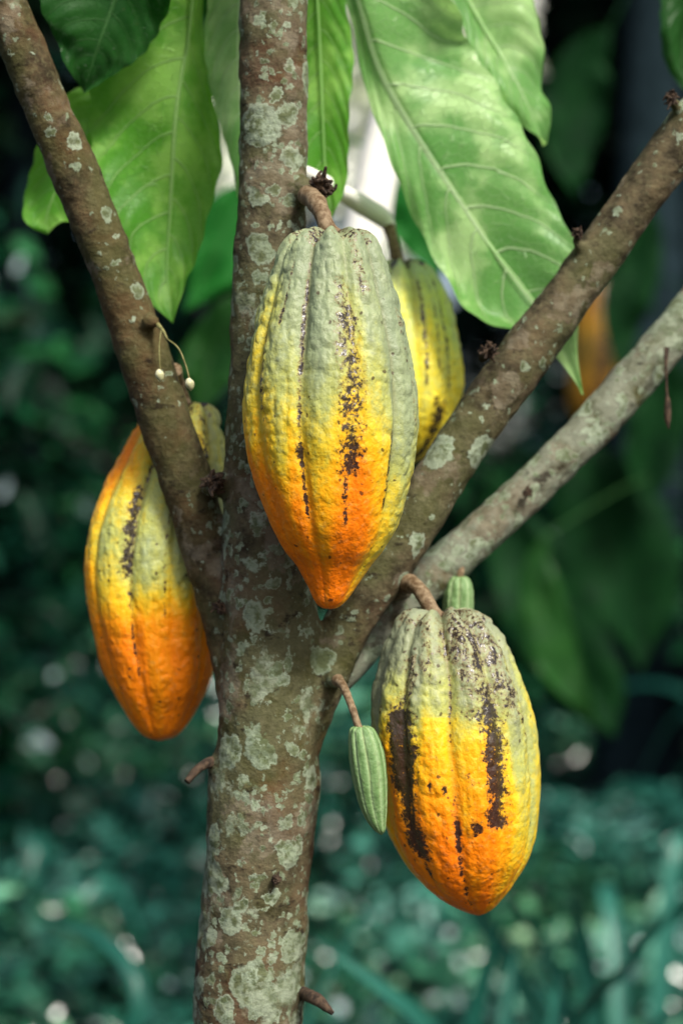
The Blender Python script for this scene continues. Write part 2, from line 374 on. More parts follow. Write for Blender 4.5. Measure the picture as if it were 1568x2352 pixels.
# ---------------------------------------------------------------- pods
def make_pod(prof, y, fphase, gfun, darks, mat, stem, label, crown=True, res=(420, 380), depth=1.0, wart=1.0, name="cacao_pod", stemmat=None, lob=9.0, gn=.10, seed=0):
    P = np.array([[v, (l+r)/2, (r-l)/2] for v, l, r in prof], dtype=float)
    q = catmull(P, res[0]); v = q[:, 0]; cu = q[:, 1]; ru = np.maximum(q[:, 2], .5)
    k = 1+y; nr, nc = res
    th = np.linspace(-np.pi, np.pi, nc, endpoint=False)
    tt = (v-v[0])/(v[-1]-v[0])
    TH, TT = np.meshgrid(th, tt); VVv = np.repeat(v[:, None], nc, 1)
    wob = vnoise(np.c_[(TT*5).ravel(), (np.cos(TH)*1.2).ravel(), (np.sin(TH)*1.2).ravel()], 17+seed).reshape(TH.shape)*np.radians(3.2)
    a = TH-np.radians(fphase)+wob
    d5 = np.abs((a/np.radians(72)+.5) % 1-.5)*72; d5b = np.abs((a/np.radians(72)) % 1-.5)*72
    env = np.clip(1.3-TT*.95, .14, 1.15)*np.clip(.55+TT*8, .55, 1)
    g1 = np.exp(-(d5/4.4)**2); g2 = np.exp(-(d5b/3.8)**2)
    lobe = (.5+.5*np.cos(10*a))
    R = 1+.018-.040*env*(.5+.5*np.cos(5*a))-.044*env*lobe-.055*env*g1-.030*env*g2
    zt = lob*(np.clip(ru/60, 0, 1)[:, None]*np.clip(1-TT*9, 0, 1))*(1-2*lobe-.8*g1)
    X = np.sin(TH)*ru[:, None]*R; Y = -np.cos(TH)*ru[:, None]*R*depth
    V = np.stack([(cu[:, None]-784+X)/S*k, y+Y/S*k, CZ+(1176-VVv+zt)/S*k], -1).reshape(-1, 3)
    C = np.stack([np.repeat(((cu-784)/S*k)[:, None], nc, 1), np.full(TH.shape, y), CZ+(1176-VVv)/S*k], -1).reshape(-1, 3)
    Nn = V-C; ln = np.linalg.norm(Nn, axis=1)[:, None]+1e-9; Nn /= ln
    fade = np.clip(ln[:, 0]/.012, 0, 1)
    w1 = np.abs(vnoise(V*[170, 170, 95], 31)); w2 = np.abs(vnoise(V*[330, 330, 200], 37)); w3 = vnoise(V*[60, 60, 36], 41)
    var = .75+.6*vnoise(V*[30, 30, 20], 43)
    sup = (1-.6*np.clip(g1+g2, 0, 1)).ravel()*np.clip(1.25-TT.ravel()*1.1, .15, 1)*var
    dsp = (w1*.0018+w2*.0011)*wart*sup+w3*.0010*wart
    V = V+Nn*(dsp*fade)[:, None]
    F = grid(nr, nc, True)[:, ::-1]
    me = mesh_np(name, V, F)
    ph = np.degrees(TH)
    g = gfun(VVv, ph)+gn*fbm(V*[34, 34, 20], 2, 50+seed).reshape(TH.shape)+gn*.9*vnoise(np.c_[(ph/7).ravel(), (VVv/260).ravel(), np.zeros(ph.size)], 61+seed).reshape(TH.shape)
    dk = np.zeros(TH.shape)
    aw = np.degrees(wob)
    for (p0, p1, v0, v1, wd, st) in darks:
        pc = p0+(p1-p0)*np.clip((VVv-v0)/(v1-v0), 0, 1)
        win = np.clip((VVv-v0)/30+.5, 0, 1)*np.clip((v1-VVv)/30+.5, 0, 1)
        dd = ph+aw-pc; dd = (dd+180) % 360-180
        dk = np.maximum(dk, st*np.exp(-np.abs(dd/wd)**(2.5 if wd > 4 else 2))*win)
    if crown: dk = np.maximum(dk, .7*np.exp(-(ru[:, None]/45)**2)*(TT < .1)+.50*np.exp(-((TT-.012)/.022)**2)*(.6+.4*lobe))
    fattr(me, 'gmix', g.ravel()); fattr(me, 'dark', dk.ravel()); fattr(me, 'fur', (np.clip(g1*1.0+g2*.7, 0, 1)*np.clip(env, 0, 1)).ravel())
    o = obj(name, me, mat)
    base = W(cu[0], v[0], y); rebase(o, base)
    tag(o, label, "cacao pod")
    c, r = pxtube(stem, 50)
    r = r*(1+.10*np.exp(-((np.linspace(0, 1, 50)-.45)/.03)**2)+.08*np.exp(-((np.linspace(0, 1, 50)-.72)/.03)**2))
    obj("stem", tube_mesh("stem", c, r, 24, .0006, 3), stemmat or M_stem, o)
    return o
RIPE = [(0, (0.98, 0.215, 0.003)), (.16, (0.98, 0.28, 0.003)), (.34, (0.92, 0.45, 0.008)), (.47, (0.70, 0.52, 0.030)), (.62, (0.40, 0.42, 0.11)), (.8, (0.275, 0.325, 0.165)), (1, (0.22, 0.27, 0.16))]
RIPE_B = [(0, (1.0, 0.25, 0.004)), (.16, (1.0, 0.32, 0.004)), (.34, (0.98, 0.50, 0.012)), (.47, (0.82, 0.60, 0.04)), (.62, (0.50, 0.52, 0.13)), (.8, (0.36, 0.42, 0.20)), (1, (0.30, 0.37, 0.21))]
M_pod = pod_mat("ripe_pod_skin", RIPE)
M_podb = pod_mat("bright_pod_skin", RIPE_B)
M_pod2 = pod_mat("spotted_pod_skin", RIPE[:-2]+[(.8, (0.27, 0.30, 0.165)), (1, (0.22, 0.25, 0.16))], .62, .75)
sm = lambda x, a, b: (lambda t: t*t*(3-2*t))(np.clip((x-a)/(b-a), 0, 1))
def gA(v, ph):
    vs = v-np.where(ph > 26, 230*sm(ph, 26, 58), 0)+90*sm(-ph, 22, 60)+80*np.exp(-((ph-20)/9)**2)-110*np.exp(-((ph+6)/10)**2)
    return np.interp(vs, [520, 700, 800, 900, 1000, 1060, 1120, 1200, 1300, 1400], [1.0, .88, .72, .58, .47, .40, .30, .15, .04, -.06])
podA = [(538, 765, 767), (535, 735, 797), (538, 700, 829), (550, 668, 856), (575, 645, 872), (620, 625, 891), (700, 598, 917), (800, 573, 941), (900, 559, 956), (1000, 561, 959), (1100, 582, 944), (1200, 618, 913), (1260, 651, 880), (1300, 680, 848), (1345, 703, 818), (1380, 720, 795), (1396, 738, 775), (1399, 756, 758)]
make_pod(podA, -.052, -20, gA,
  [(9, 13, 640, 780, 7, .52), (12, 14, 720, 900, 10, .62), (14, 15, 880, 1100, 10, .66), (12, 12, 1080, 1210, 3.2, .6), (-21, -22, 600, 1190, 2.0, .75), (-52, -50, 770, 960, 6, .56), (48, 47, 960, 1180, 3, .7), (47, 47, 1000, 1120, 1.8, .9), (25, 30, 545, 700, 6, .5), (-35, -38, 620, 760, 2, .55), (11, 11, 728, 755, 7, .95), (-22, -22, 1020, 1060, 3.5, .75), (70, 72, 700, 1000, 4, .4)],
  M_pod, [(706, 448, -.020, 48), (724, 462, -.036, 44), (738, 488, -.048, 38), (746, 512, -.052, 38), (752, 530, -.052, 46), (760, 545, -.052, 60)],
  "ripe cacao pod, grey-green fading to orange, on the main stem")
def gB(v, ph):
    g = np.interp(v, [940, 1050, 1150, 1250, 1320, 1370, 1420, 1480, 1700], [.60, .52, .62, .70, .58, .38, .16, .06, .02])
    return g-.36*sm(-ph, 30, 66)*(1-sm(v, 1300, 1420))+.12*sm(ph, 30, 60)*(v < 1200)
podB = [(930, 425, 427), (931, 385, 460), (945, 348, 492), (985, 310, 508), (1050, 270, 518), (1130, 231, 518), (1220, 203, 512), (1310, 194, 505), (1400, 202, 499), (1500, 226, 491), (1570, 253, 480), (1630, 284, 452), (1670, 310, 427), (1692, 335, 402), (1702, 366, 370)]
make_pod(podB, .055, -15, gB,
  [(-20, -18, 1120, 1330, 6.0, .80), (-16, -15, 1320, 1400, 4, .55), (-16, -16, 1400, 1560, 2, .6), (15, 14, 1140, 1420, 1.8, .45), (-16, -16, 1000, 1120, 3, .55), (45, 45, 940, 1100, 12, .48)],
  M_podb, [(400, 850, .03, 34), (408, 880, .045, 32), (418, 910, .055, 32), (426, 945, .055, 44)],
  "ripe cacao pod with orange lower half, hanging behind a branch", seed=3, gn=.12, wart=1.2)
def gC(v, ph):
    g = np.interp(v, [1400, 1500, 1600, 1650, 1720, 1850, 2100], [.95, .85, .66, .48, .30, .18, .04])
    return g+.30*sm(ph, 18, 50)*sm(v, 1560, 1720)*(1-.6*sm(v, 1900, 2080))-.12*np.exp(-((ph+15)/12)**2)*(v > 1630)+.25*sm(-ph, 50, 75)
podC = [(1412, 1008, 1012), (1406, 975, 1052), (1408, 945, 1082), (1420, 922, 1108), (1448, 904, 1135), (1500, 880, 1170), (1600, 856, 1213), (1700, 855, 1231), (1800, 869, 1237), (1900, 890, 1229), (1970, 922, 1210), (2030, 972, 1178), (2070, 1022, 1148), (2092, 1062, 1125), (2103, 1096, 1100)]
make_pod(podC, -.012, -5, gC,
  [(-36, -40, 1490, 1640, 8, .62), (-42, -42, 1610, 1800, 14, .95), (-41, -40, 1780, 1960, 11, .88), (-40, -38, 1940, 2010, 4, .6), (26, 22, 1430, 1660, 11, .68), (24, 27, 1560, 1880, 11, .84), (-5, -5, 1420, 1640, 1.8, .6), (-5, -7, 1800, 2080, 3.5, .68), (5, 5, 1410, 1530, 18, .56), (38, 44, 1415, 1640, 16, .57), (-21, -21, 1766, 1790, 3.6, 1.0), (-12, -12, 1773, 1800, 2.4, .9), (5, 9, 1760, 1778, 5, .95), (8, 10, 1858, 1888, 5, .95), (-62, -60, 1600, 1750, 3, .5), (60, 62, 1480, 1700, 10, .46), (8, 8, 1500, 1640, 12, .40), (-22, -22, 1430, 1560, 8, .42)],
  M_pod2, [(905, 1350, .03, 60), (930, 1340, .012, 46), (958, 1350, -.004, 36), (980, 1382, -.012, 34), (990, 1405, -.012, 40), (1000, 1425, -.012, 58)],
  "ripe cacao pod with black rot streaks and orange base", seed=5)
def gD(v, ph):
    return np.interp(v, [600, 700, 850, 950, 1090], [.84, .68, .54, .48, .36])
podD = [(604, 924, 926), (602, 900, 948), (610, 872, 974), (635, 845, 1002), (670, 826, 1024), (740, 800, 1046), (830, 785, 1062), (900, 788, 1064), (960, 805, 1048), (1010, 835, 1015), (1050, 872, 975), (1075, 920, 925)]
M_podd = pod_mat("brightened_pod_skin", [(a, tuple(min(1.0, x*1.35) for x in c)) for a, c in RIPE_B], .82, .3)  # colours brightened to offset the shade on this pod
make_pod(podD, .13, 12, gD, [(36, 38, 920, 1060, 10, .8), (48, 48, 650, 900, 2.6, .6), (20, 20, 640, 900, 2.6, .6), (33, 33, 640, 900, 2, .5)],
  M_podd, [(893, 522, .135, 30), (899, 540, .133, 27), (905, 565, .131, 26), (915, 612, .13, 34)],
  "yellow-green cacao pod hanging behind the larger ripe pod", seed=7)
YOUNG = [(0, (0.12, 0.22, 0.075)), (.5, (0.17, 0.28, 0.11)), (1, (0.26, 0.38, 0.18))]
M_young = pod_mat("young_pod_skin", YOUNG, .99)
gy = lambda v, ph: .5+.5*np.cos(np.radians(ph)*10)
podE = [(1670, 828, 830), (1669, 812, 848), (1680, 802, 862), (1720, 800, 879), (1770, 806, 887), (1820, 816, 889), (1860, 829, 888), (1890, 845, 886), (1908, 860, 884), (1918, 875, 877)]
make_pod(podE, -.045, 0, gy, [], M_young, [(775, 1562, -.02, 30), (790, 1580, -.032, 20), (808, 1625, -.043, 16), (822, 1668, -.045, 18), (828, 1680, -.045, 26)],
  "small unripe green cacao pod hanging on a thin stalk", crown=False, res=(220, 240), wart=.4, lob=3)
podF = [(1325, 1052, 1054), (1326, 1035, 1072), (1345, 1022, 1084), (1390, 1016, 1087), (1440, 1020, 1085), (1490, 1032, 1072), (1510, 1050, 1054)]
make_pod(podF, .05, 0, gy, [], M_young, [(1060, 1290, .058, 16), (1058, 1305, .05, 14), (1054, 1330, .05, 18)],
  "small unripe green cacao pod under the grey branch", crown=False, res=(160, 200), wart=.4, lob=3)

# flower buds
for (pts, c) in (([(370, 760, -.012, 3), (366, 800, -.018, 3.2), (368, 850, -.02, 3.5)], (367, 862)), ([(383, 777, -.014, 3), (410, 800, -.018, 4), (427, 840, -.02, 4), (435, 870, -.02, 4)], (436, 882))):
    q = [(c[0], c[1]-14, -.02, 4), (c[0]-1, c[1]-9, -.02, 15), (c[0], c[1]-1, -.02, 21), (c[0]+2, c[1]+8, -.02, 15), (c[0]+2, c[1]+16, -.02, 2)]
    cc, rr = pxtube(q, 24)
    o = obj("flower_bud", tube_mesh("flower_bud", cc, rr, 20, .0003), M_bud); rebase(o, cc[0])
    tag(o, "tiny cream cacao flower bud on a thread-like stalk", "flower bud", "flower buds on the tree")
    c2, r2 = pxtube(pts, 24); obj("stalk", tube_mesh("stalk", c2, r2, 8), M_stemg, o)

# ---------------------------------------------------------------- leaves
M_leafA = leaf_mat("sunlit_leaf", (0.045, 0.21, 0.010), (0.085, 0.30, 0.024), (0.42, 0.95, 0.08), .40, .45, (0.32, 0.55, 0.18), .25, (0.25, 0.50, 0.09))  # sunlit look painted into the leaf colour
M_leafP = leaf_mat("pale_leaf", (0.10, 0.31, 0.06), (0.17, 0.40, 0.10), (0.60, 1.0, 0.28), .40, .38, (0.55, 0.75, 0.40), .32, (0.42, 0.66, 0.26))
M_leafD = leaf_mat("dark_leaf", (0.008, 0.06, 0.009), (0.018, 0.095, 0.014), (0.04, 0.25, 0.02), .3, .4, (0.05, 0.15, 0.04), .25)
M_leafS = leaf_mat("shaded_leaf", (0.003, 0.022, 0.007), (0.006, 0.042, 0.010), (0.01, 0.08, 0.015), .2, .6, (0.006, 0.042, 0.012), .08)  # shade painted into the leaf colour as near-black green
def make_leaf(st, mat, parent, petiole, fold=.25, tilt=0.0, seed=0, ns=110, nh=22, wave=1.3, name="leaf", nveins=12):
    P = np.array([[*W(u, v, y), wl/S*(1+y), wr/S*(1+y)] for u, v, y, wl, wr in st])
    q = catmull(P, ns); C = q[:, :3]; wl = np.maximum(q[:, 3], 1e-5); wr = np.maximum(q[:, 4], 1e-5)
    T = np.gradient(C, axis=0); T /= np.linalg.norm(T, axis=1)[:, None]
    Sd = np.cross(T, [0, 1, 0]); Sd[:, 1] += tilt; Sd /= np.linalg.norm(Sd, axis=1)[:, None]
    Nn = np.cross(Sd, T)
    if Nn[ns//2, 1] > 0: Nn = -Nn
    w = np.linspace(-1, 1, 2*nh+1); s = np.linspace(0, 1, ns)
    SS, WW = np.meshgrid(s, w, indexing='ij')
    right = Sd[ns//2, 0] > 0
    wid = np.where((WW > 0) == right, wr[:, None], wl[:, None])
    mg = vnoise(np.c_[(SS*9).ravel(), (np.sign(WW)*3).ravel(), np.full(SS.size, seed+.5)], 5).reshape(SS.shape)
    mg2 = np.sin(SS*nveins*2*np.pi+np.sign(WW))
    wid2 = wid*(1+.05*mg*np.abs(WW)*wave+.022*mg2*np.abs(WW)**3)
    aw = np.abs(WW)
    ph = SS*nveins-2.1*aw**1.6+.4*(WW > 0)
    quilt = np.cos((ph-.5)*2*np.pi)*aw*(1-.5*aw)
    hgt = fold*aw*wid-.35*fold*wid*aw**2+(-quilt*.0014)*np.clip(wid/.02, 0, 1)
    un = vnoise(np.c_[(SS*4).ravel(), (WW*1.5).ravel(), np.full(SS.size, seed*3.1)], 8).reshape(SS.shape)
    hgt = hgt+un*.009*wave*np.clip(wid/.03, 0, 1)+mg*.008*wave*aw**2
    V = C[:, None, :]+Sd[:, None, :]*(WW*wid2)[:, :, None]+Nn[:, None, :]*hgt[:, :, None]
    V = V.reshape(-1, 3); F = grid(ns, 2*nh+1, False)
    pt = np.array([list(W(*p[:3])) for p in petiole]) if petiole else None
    mc = C[:int(ns*.97)]-Nn[:int(ns*.97)]*.0004
    rr = np.linspace(.0012, .0003, len(mc))
    if pt is not None:
        pc = catmull(np.vstack([pt, C[0]]), 24)[:-1]; mc = np.vstack([pc, mc]); rr = np.r_[np.full(len(pc), .0015), rr]
    tv, tf, _ = tube(mc, rr, 8)
    tv = tv[:-2]
    me = mesh_np(name, np.vstack([V, tv]), np.vstack([F, tf+len(V)]))
    UVv = np.vstack([np.stack([SS.ravel(), (WW.ravel()+1)/2], 1), np.tile([[.5, .5]], (len(tv), 1))])
    uvl = me.uv_layers.new(name="UVMap"); li = np.empty(len(me.loops), dtype=np.int32); me.loops.foreach_get("vertex_index", li)
    uvl.data.foreach_set("uv", UVv[li].astype(np.float32).ravel())
    return obj(name, me, mat, parent)
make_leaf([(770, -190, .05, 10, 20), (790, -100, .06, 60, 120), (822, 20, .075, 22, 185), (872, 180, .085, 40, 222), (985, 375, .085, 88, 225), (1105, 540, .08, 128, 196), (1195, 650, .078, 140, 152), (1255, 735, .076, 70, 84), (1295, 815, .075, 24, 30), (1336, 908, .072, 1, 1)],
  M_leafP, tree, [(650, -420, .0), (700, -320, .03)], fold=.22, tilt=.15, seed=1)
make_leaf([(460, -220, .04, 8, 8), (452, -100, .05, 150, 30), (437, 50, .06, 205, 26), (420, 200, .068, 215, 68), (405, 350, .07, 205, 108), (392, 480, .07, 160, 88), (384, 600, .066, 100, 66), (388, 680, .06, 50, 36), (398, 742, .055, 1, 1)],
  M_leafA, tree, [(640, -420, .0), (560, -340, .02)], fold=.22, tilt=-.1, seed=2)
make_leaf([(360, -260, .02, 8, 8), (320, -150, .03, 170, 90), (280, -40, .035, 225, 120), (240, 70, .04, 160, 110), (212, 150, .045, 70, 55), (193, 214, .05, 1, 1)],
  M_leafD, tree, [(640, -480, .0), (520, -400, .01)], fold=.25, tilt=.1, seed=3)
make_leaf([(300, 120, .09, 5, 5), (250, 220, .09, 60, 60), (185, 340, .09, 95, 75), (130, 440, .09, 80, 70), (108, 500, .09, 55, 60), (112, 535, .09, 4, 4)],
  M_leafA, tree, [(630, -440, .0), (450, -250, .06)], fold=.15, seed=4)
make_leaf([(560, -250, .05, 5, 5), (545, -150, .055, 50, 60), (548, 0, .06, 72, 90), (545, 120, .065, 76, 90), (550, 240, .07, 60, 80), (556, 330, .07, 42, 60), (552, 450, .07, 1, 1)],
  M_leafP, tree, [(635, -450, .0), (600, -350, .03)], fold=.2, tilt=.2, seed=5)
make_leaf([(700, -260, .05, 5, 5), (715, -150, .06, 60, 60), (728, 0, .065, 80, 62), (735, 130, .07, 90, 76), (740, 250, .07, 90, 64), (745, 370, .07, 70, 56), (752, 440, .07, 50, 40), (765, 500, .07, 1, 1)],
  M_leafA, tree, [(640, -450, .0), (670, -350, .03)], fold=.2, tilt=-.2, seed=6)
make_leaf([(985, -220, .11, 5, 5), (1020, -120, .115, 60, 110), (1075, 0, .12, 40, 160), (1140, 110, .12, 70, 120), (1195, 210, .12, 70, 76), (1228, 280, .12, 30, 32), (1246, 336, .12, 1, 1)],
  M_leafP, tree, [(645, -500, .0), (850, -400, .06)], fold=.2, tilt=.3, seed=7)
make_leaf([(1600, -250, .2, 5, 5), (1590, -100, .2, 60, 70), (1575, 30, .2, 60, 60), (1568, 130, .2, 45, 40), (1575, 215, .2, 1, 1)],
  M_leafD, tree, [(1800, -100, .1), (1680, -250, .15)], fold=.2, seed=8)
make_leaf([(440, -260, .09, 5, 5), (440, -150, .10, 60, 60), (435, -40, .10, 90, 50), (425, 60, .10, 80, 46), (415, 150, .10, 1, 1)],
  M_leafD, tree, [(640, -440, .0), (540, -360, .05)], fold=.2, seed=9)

# ---------------------------------------------------------------- leaf masses
def leaf_mass(name, pos, size, droop, mat, seed, tint=None, aspect=.45):
    rg = np.random.default_rng(seed); n = len(pos)
    T = np.array([[0, 0, 0], [.30, -.42, .06], [.68, -.34, .05], [1, 0, -.05], [.68, .34, .05], [.30, .42, .06]])
    d = rg.normal(size=(n, 3)); d[:, 2] = d[:, 2]*.5-droop; d /= np.linalg.norm(d, axis=1)[:, None]
    up = rg.normal(size=(n, 3))*.6+np.array([0, -.3, 1.0]); s = np.cross(d, up); s /= np.linalg.norm(s, axis=1)[:, None]; u = np.cross(s, d)
    L = size*rg.uniform(.6, 1.3, n) if np.isscalar(size) else size
    V = pos[:, None, :]+L[:, None, None]*(T[None, :, 0, None]*d[:, None, :]+T[None, :, 1, None]*aspect*2*.6*s[:, None, :]+T[None, :, 2, None]*u[:, None, :])
    b = (np.arange(n)*6)[:, None]
    F = np.stack([b+np.array([0, 1, 2, 3]), b+np.array([0, 3, 4, 5])], 1).reshape(-1, 4)
    me = mesh_np(name, V.reshape(-1, 3), F, False)
    if tint is None: tint = rg.uniform(0, 1, n)
    fattr(me, 'tint', np.repeat(tint, 6))
    me.materials.append(mat)
    return me
M_cover = mass_mat("ground_cover_leaves", [(0, (0.004, 0.026, 0.021)), (.38, (0.012, 0.078, 0.060)), (.70, (0.042, 0.20, 0.150)), (.95, (0.17, 0.44, 0.37)), (1, (0.74, 0.92, 0.93))], .13, 0, .5, (1.1, .95, .55))  # near-white end of the ramp paints light glints on leaves
M_under = mass_mat("understory_leaves", [(0, (0.001, 0.010, 0.009)), (.5, (0.004, 0.038, 0.023)), (.82, (0.014, 0.10, 0.046)), (.97, (0.035, 0.18, 0.11)), (1, (0.68, 0.86, 0.88))], .18, 0, .4, (1.2, 1.1, .55))  # near-black greens hold forest shade; near-white end paints glints
M_crown = mass_mat("crown_leaves", [(0, (0.002, 0.012, 0.008)), (.6, (0.006, 0.038, 0.016)), (1, (0.025, 0.11, 0.035))], .3, 0, .3)  # background shade put into the very dark crown colours
M_white = mass_mat("sky_gap_leaves", [(0, (0.84, 0.95, 0.60)), (.3, (0.95, 0.98, 0.88)), (1, (0.98, 0.985, 0.96))], .6, .3, .2)  # near-white colour stands in for bright sky between leaves
M_strap = mass_mat("strap_leaves", [(0, (0.004, 0.045, 0.034)), (.6, (0.010, 0.085, 0.062)), (1, (0.030, 0.16, 0.12))], .35, 0, .3)
M_soil = plain_mat("forest_soil", (0.006, 0.008, 0.006), (0.025, 0.022, 0.015), 6, .95, .6, .02)
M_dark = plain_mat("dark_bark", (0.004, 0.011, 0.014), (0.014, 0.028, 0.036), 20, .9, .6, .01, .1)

g = np.linspace(-1, 1, 121); gx = np.sign(g)*np.abs(g)**3*250
GX, GY = np.meshgrid(gx, gx); GZ = .05*vnoise(np.c_[GX.ravel()*.7, GY.ravel()*.7, np.zeros(GX.size)], 3)*(np.abs(GX.ravel())+np.abs(GY.ravel()) > .6)-.02
o = obj("ground", mesh_np("ground", np.stack([GX.ravel(), GY.ravel(), GZ], 1), grid(121, 121, False)), M_soil); o["kind"] = "structure"

def cover(n, y0, y1, seed):
    rg = np.random.default_rng(seed)
    y = y0+(y1-y0)*rg.uniform(0, 1, n)**.9; x = rg.uniform(-1, 1, n)*(.7+(y+1)*.25)
    hmax = np.interp(y, [1.6, 3, 5, 9], [.46, .66, .95, 1.25])
    h = hmax*(.55+.45*vnoise(np.c_[x*1.6, y*1.3, np.zeros(n)], 6)); z = rg.uniform(0, 1, n)**.45*np.clip(h, .06, None)
    return np.stack([x, y, z], 1)
p = cover(66000, 1.4, 7.0, 3)
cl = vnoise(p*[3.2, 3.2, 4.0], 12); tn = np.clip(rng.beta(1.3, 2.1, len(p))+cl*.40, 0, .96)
gl = rng.uniform(0, 1, len(p)) < .010+.07*(cl > .25); tn[gl] = 1.0  # small white leaves painted as blurred light glints
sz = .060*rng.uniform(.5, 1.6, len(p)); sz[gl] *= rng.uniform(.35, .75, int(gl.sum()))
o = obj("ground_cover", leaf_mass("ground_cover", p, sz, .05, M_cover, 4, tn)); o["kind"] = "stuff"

def slabs(n, y0, y1, x1, z1, seed):
    rg = np.random.default_rng(seed)
    return np.stack([rg.uniform(-x1, x1, n), rg.uniform(y0, y1, n), rg.uniform(0, z1, n)], 1)
p = slabs(60000, 7.5, 10.0, 5.0, 5.2, 5)
hole = vnoise(np.c_[p[:, 0]*3.2, np.zeros(len(p)), p[:, 2]*3.2], 77)
p = p[~(((p[:, 0] > -.05) & (p[:, 0] < .70) & (p[:, 2] > 2.2)) | ((hole > .46) & (p[:, 2] > 1.1)) | ((np.abs(p[:, 0]+.62) < .13) & (np.abs(p[:, 2]-3.0) < .3)))]
tn = np.clip(rng.beta(1.5, 2.2, len(p))+.4*vnoise(p*1.5, 2), 0, .97); wh = rng.uniform(0, 1, len(p)) < .01+.05*(vnoise(p*1.1, 9) > .3); tn[wh] = 1  # scattered white leaves imitate bright specks of light
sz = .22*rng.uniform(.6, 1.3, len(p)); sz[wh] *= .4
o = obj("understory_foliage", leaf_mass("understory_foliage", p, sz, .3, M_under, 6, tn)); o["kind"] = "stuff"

def shrub(x, y, h, w, n, seed, size=.13):
    rg = np.random.default_rng(seed); Vs = []; Fs = []; off = 0; P = []
    for i in range(9):
        a = rg.uniform(0, 2*np.pi); rad = w*rg.uniform(.2, 1)
        tip = np.array([x+np.cos(a)*rad, y+np.sin(a)*rad, h*rg.uniform(.6, 1)])
        cc = catmull([[x, y, 0], [x+(tip[0]-x)*.25, y+(tip[1]-y)*.25, tip[2]*.5], tip], 12)
        v, f, t = tube(cc, np.linspace(.014, .004, 12), 6); Vs.append(v[:-2]); Fs.append(f+off); off += len(v)-2
        m = n//9; s = rg.uniform(.12, 1, m); idx = (s*11).astype(int)
        P.append(cc[idx]+rg.normal(size=(m, 3))*[w*.17, w*.17, h*.07])
    P = np.vstack(P); P[:, 2] = np.abs(P[:, 2])
    tn = np.clip(rg.beta(1.5, 1.9, len(P))+.25*vnoise(P*3, seed), 0, .97); wh = rg.uniform(0, 1, len(P)) < .02+.10*(vnoise(P*4, seed+1) > .35); tn[wh] = 1  # whitest leaves are painted glints
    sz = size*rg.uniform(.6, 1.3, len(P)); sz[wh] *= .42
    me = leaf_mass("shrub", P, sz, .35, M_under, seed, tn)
    L = np.empty(len(me.vertices)*3, dtype=np.float32); me.vertices.foreach_get("co", L); L = L.reshape(-1, 3)
    k = np.empty(len(me.loops), dtype=np.int32); me.loops.foreach_get("vertex_index", k)
    tv = np.empty(len(L), dtype=np.float32); me.attributes['tint'].data.foreach_get("value", tv)
    V = np.vstack([L]+Vs); Fq = np.vstack([k.reshape(-1, 4)]+[f+len(L) for f in Fs])
    m2 = mesh_np("shrub", V, Fq, False); fattr(m2, 'tint', np.r_[tv, np.full(off, .1)])
    o = obj("shrub", m2, M_under); rebase(o, [x, y, 0])
    tag(o, "dark leafy shrub growing in the shaded undergrowth", "shrub", "shrubs in the undergrowth"); return o
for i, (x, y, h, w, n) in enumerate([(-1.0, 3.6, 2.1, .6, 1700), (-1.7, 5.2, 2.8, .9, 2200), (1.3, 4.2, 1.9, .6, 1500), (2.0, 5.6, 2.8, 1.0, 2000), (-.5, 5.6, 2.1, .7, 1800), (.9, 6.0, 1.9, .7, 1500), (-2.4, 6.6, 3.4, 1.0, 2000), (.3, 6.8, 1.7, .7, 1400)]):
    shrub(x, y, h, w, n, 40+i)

def blades(curves, wds, tints, x, y):
    V = []; F = []; off = 0; T = []
    for P, wd, t in zip(curves, wds, tints):
        cc = catmull(P, 22); n = len(cc)
        w = wd*np.sin(np.linspace(.22, 1, n)**.8*np.pi)**.6+.001
        tg = np.gradient(cc, axis=0); h = np.array([tg[-1][0]+tg[5][0], tg[-1][1]+tg[5][1], 0]); h /= np.linalg.norm(h)+1e-9
        sd = np.cross(h, [0, 0, 1])
        if abs(sd[0]) < .45: sd = sd+np.array([0, 0, .0])
        tl = tg/np.linalg.norm(tg, axis=1)[:, None]
        fs = np.cross(tl, np.array([0, 1.0, 0])); fs /= np.linalg.norm(fs, axis=1)[:, None]+1e-9
        if (fs@sd).mean() < 0: sd = -sd
        S2 = .5*fs+.5*sd; S2 /= np.linalg.norm(S2, axis=1)[:, None]+1e-9
        ring = np.stack([cc-S2*w[:, None], cc+np.array([0, .006, -.004]), cc+S2*w[:, None]], 1).reshape(-1, 3)
        V.append(ring); F.append(grid(n, 3, False)+off); off += len(ring); T += [t]*len(ring)
    me = mesh_np("strap_leaf_plant", np.vstack(V), np.vstack(F)); fattr(me, 'tint', T)
    o = obj("strap_leaf_plant", me, M_strap); rebase(o, [x, y, 0])
    tag(o, "clump of long blue-green strap leaves on the forest floor", "plant", "strap-leaf plants on the forest floor")
def strap(x, y, n, L, seed, sp=.75, wd=.016):
    rg = np.random.default_rng(seed); cs = []
    for i in range(n):
        a = rg.uniform(0, 2*np.pi); l = L*rg.uniform(.75, 1.05); out = rg.uniform(.15, sp)*l; d = np.array([np.cos(a), np.sin(a), 0])
        base = np.array([x, y, 0.])+d*.03
        cs.append([base, base+d*out*.3+[0, 0, l*.55], base+d*out*.75+[0, 0, l*.85], base+d*out*1.25+[0, 0, l*rg.uniform(.4, .8)]])
    blades(cs, [wd]*n, rg.uniform(0, 1, n), x, y)
for i, (x, y, n, L, sp) in enumerate([(-.60, 2.4, 10, .70, .9), (-1.0, 3.2, 12, .8, .9), (.95, 2.8, 12, .85, .9), (1.3, 3.6, 12, .85, .9), (.45, 1.9, 8, .80, .9)]):
    strap(x, y, n, L, 70+i, sp)
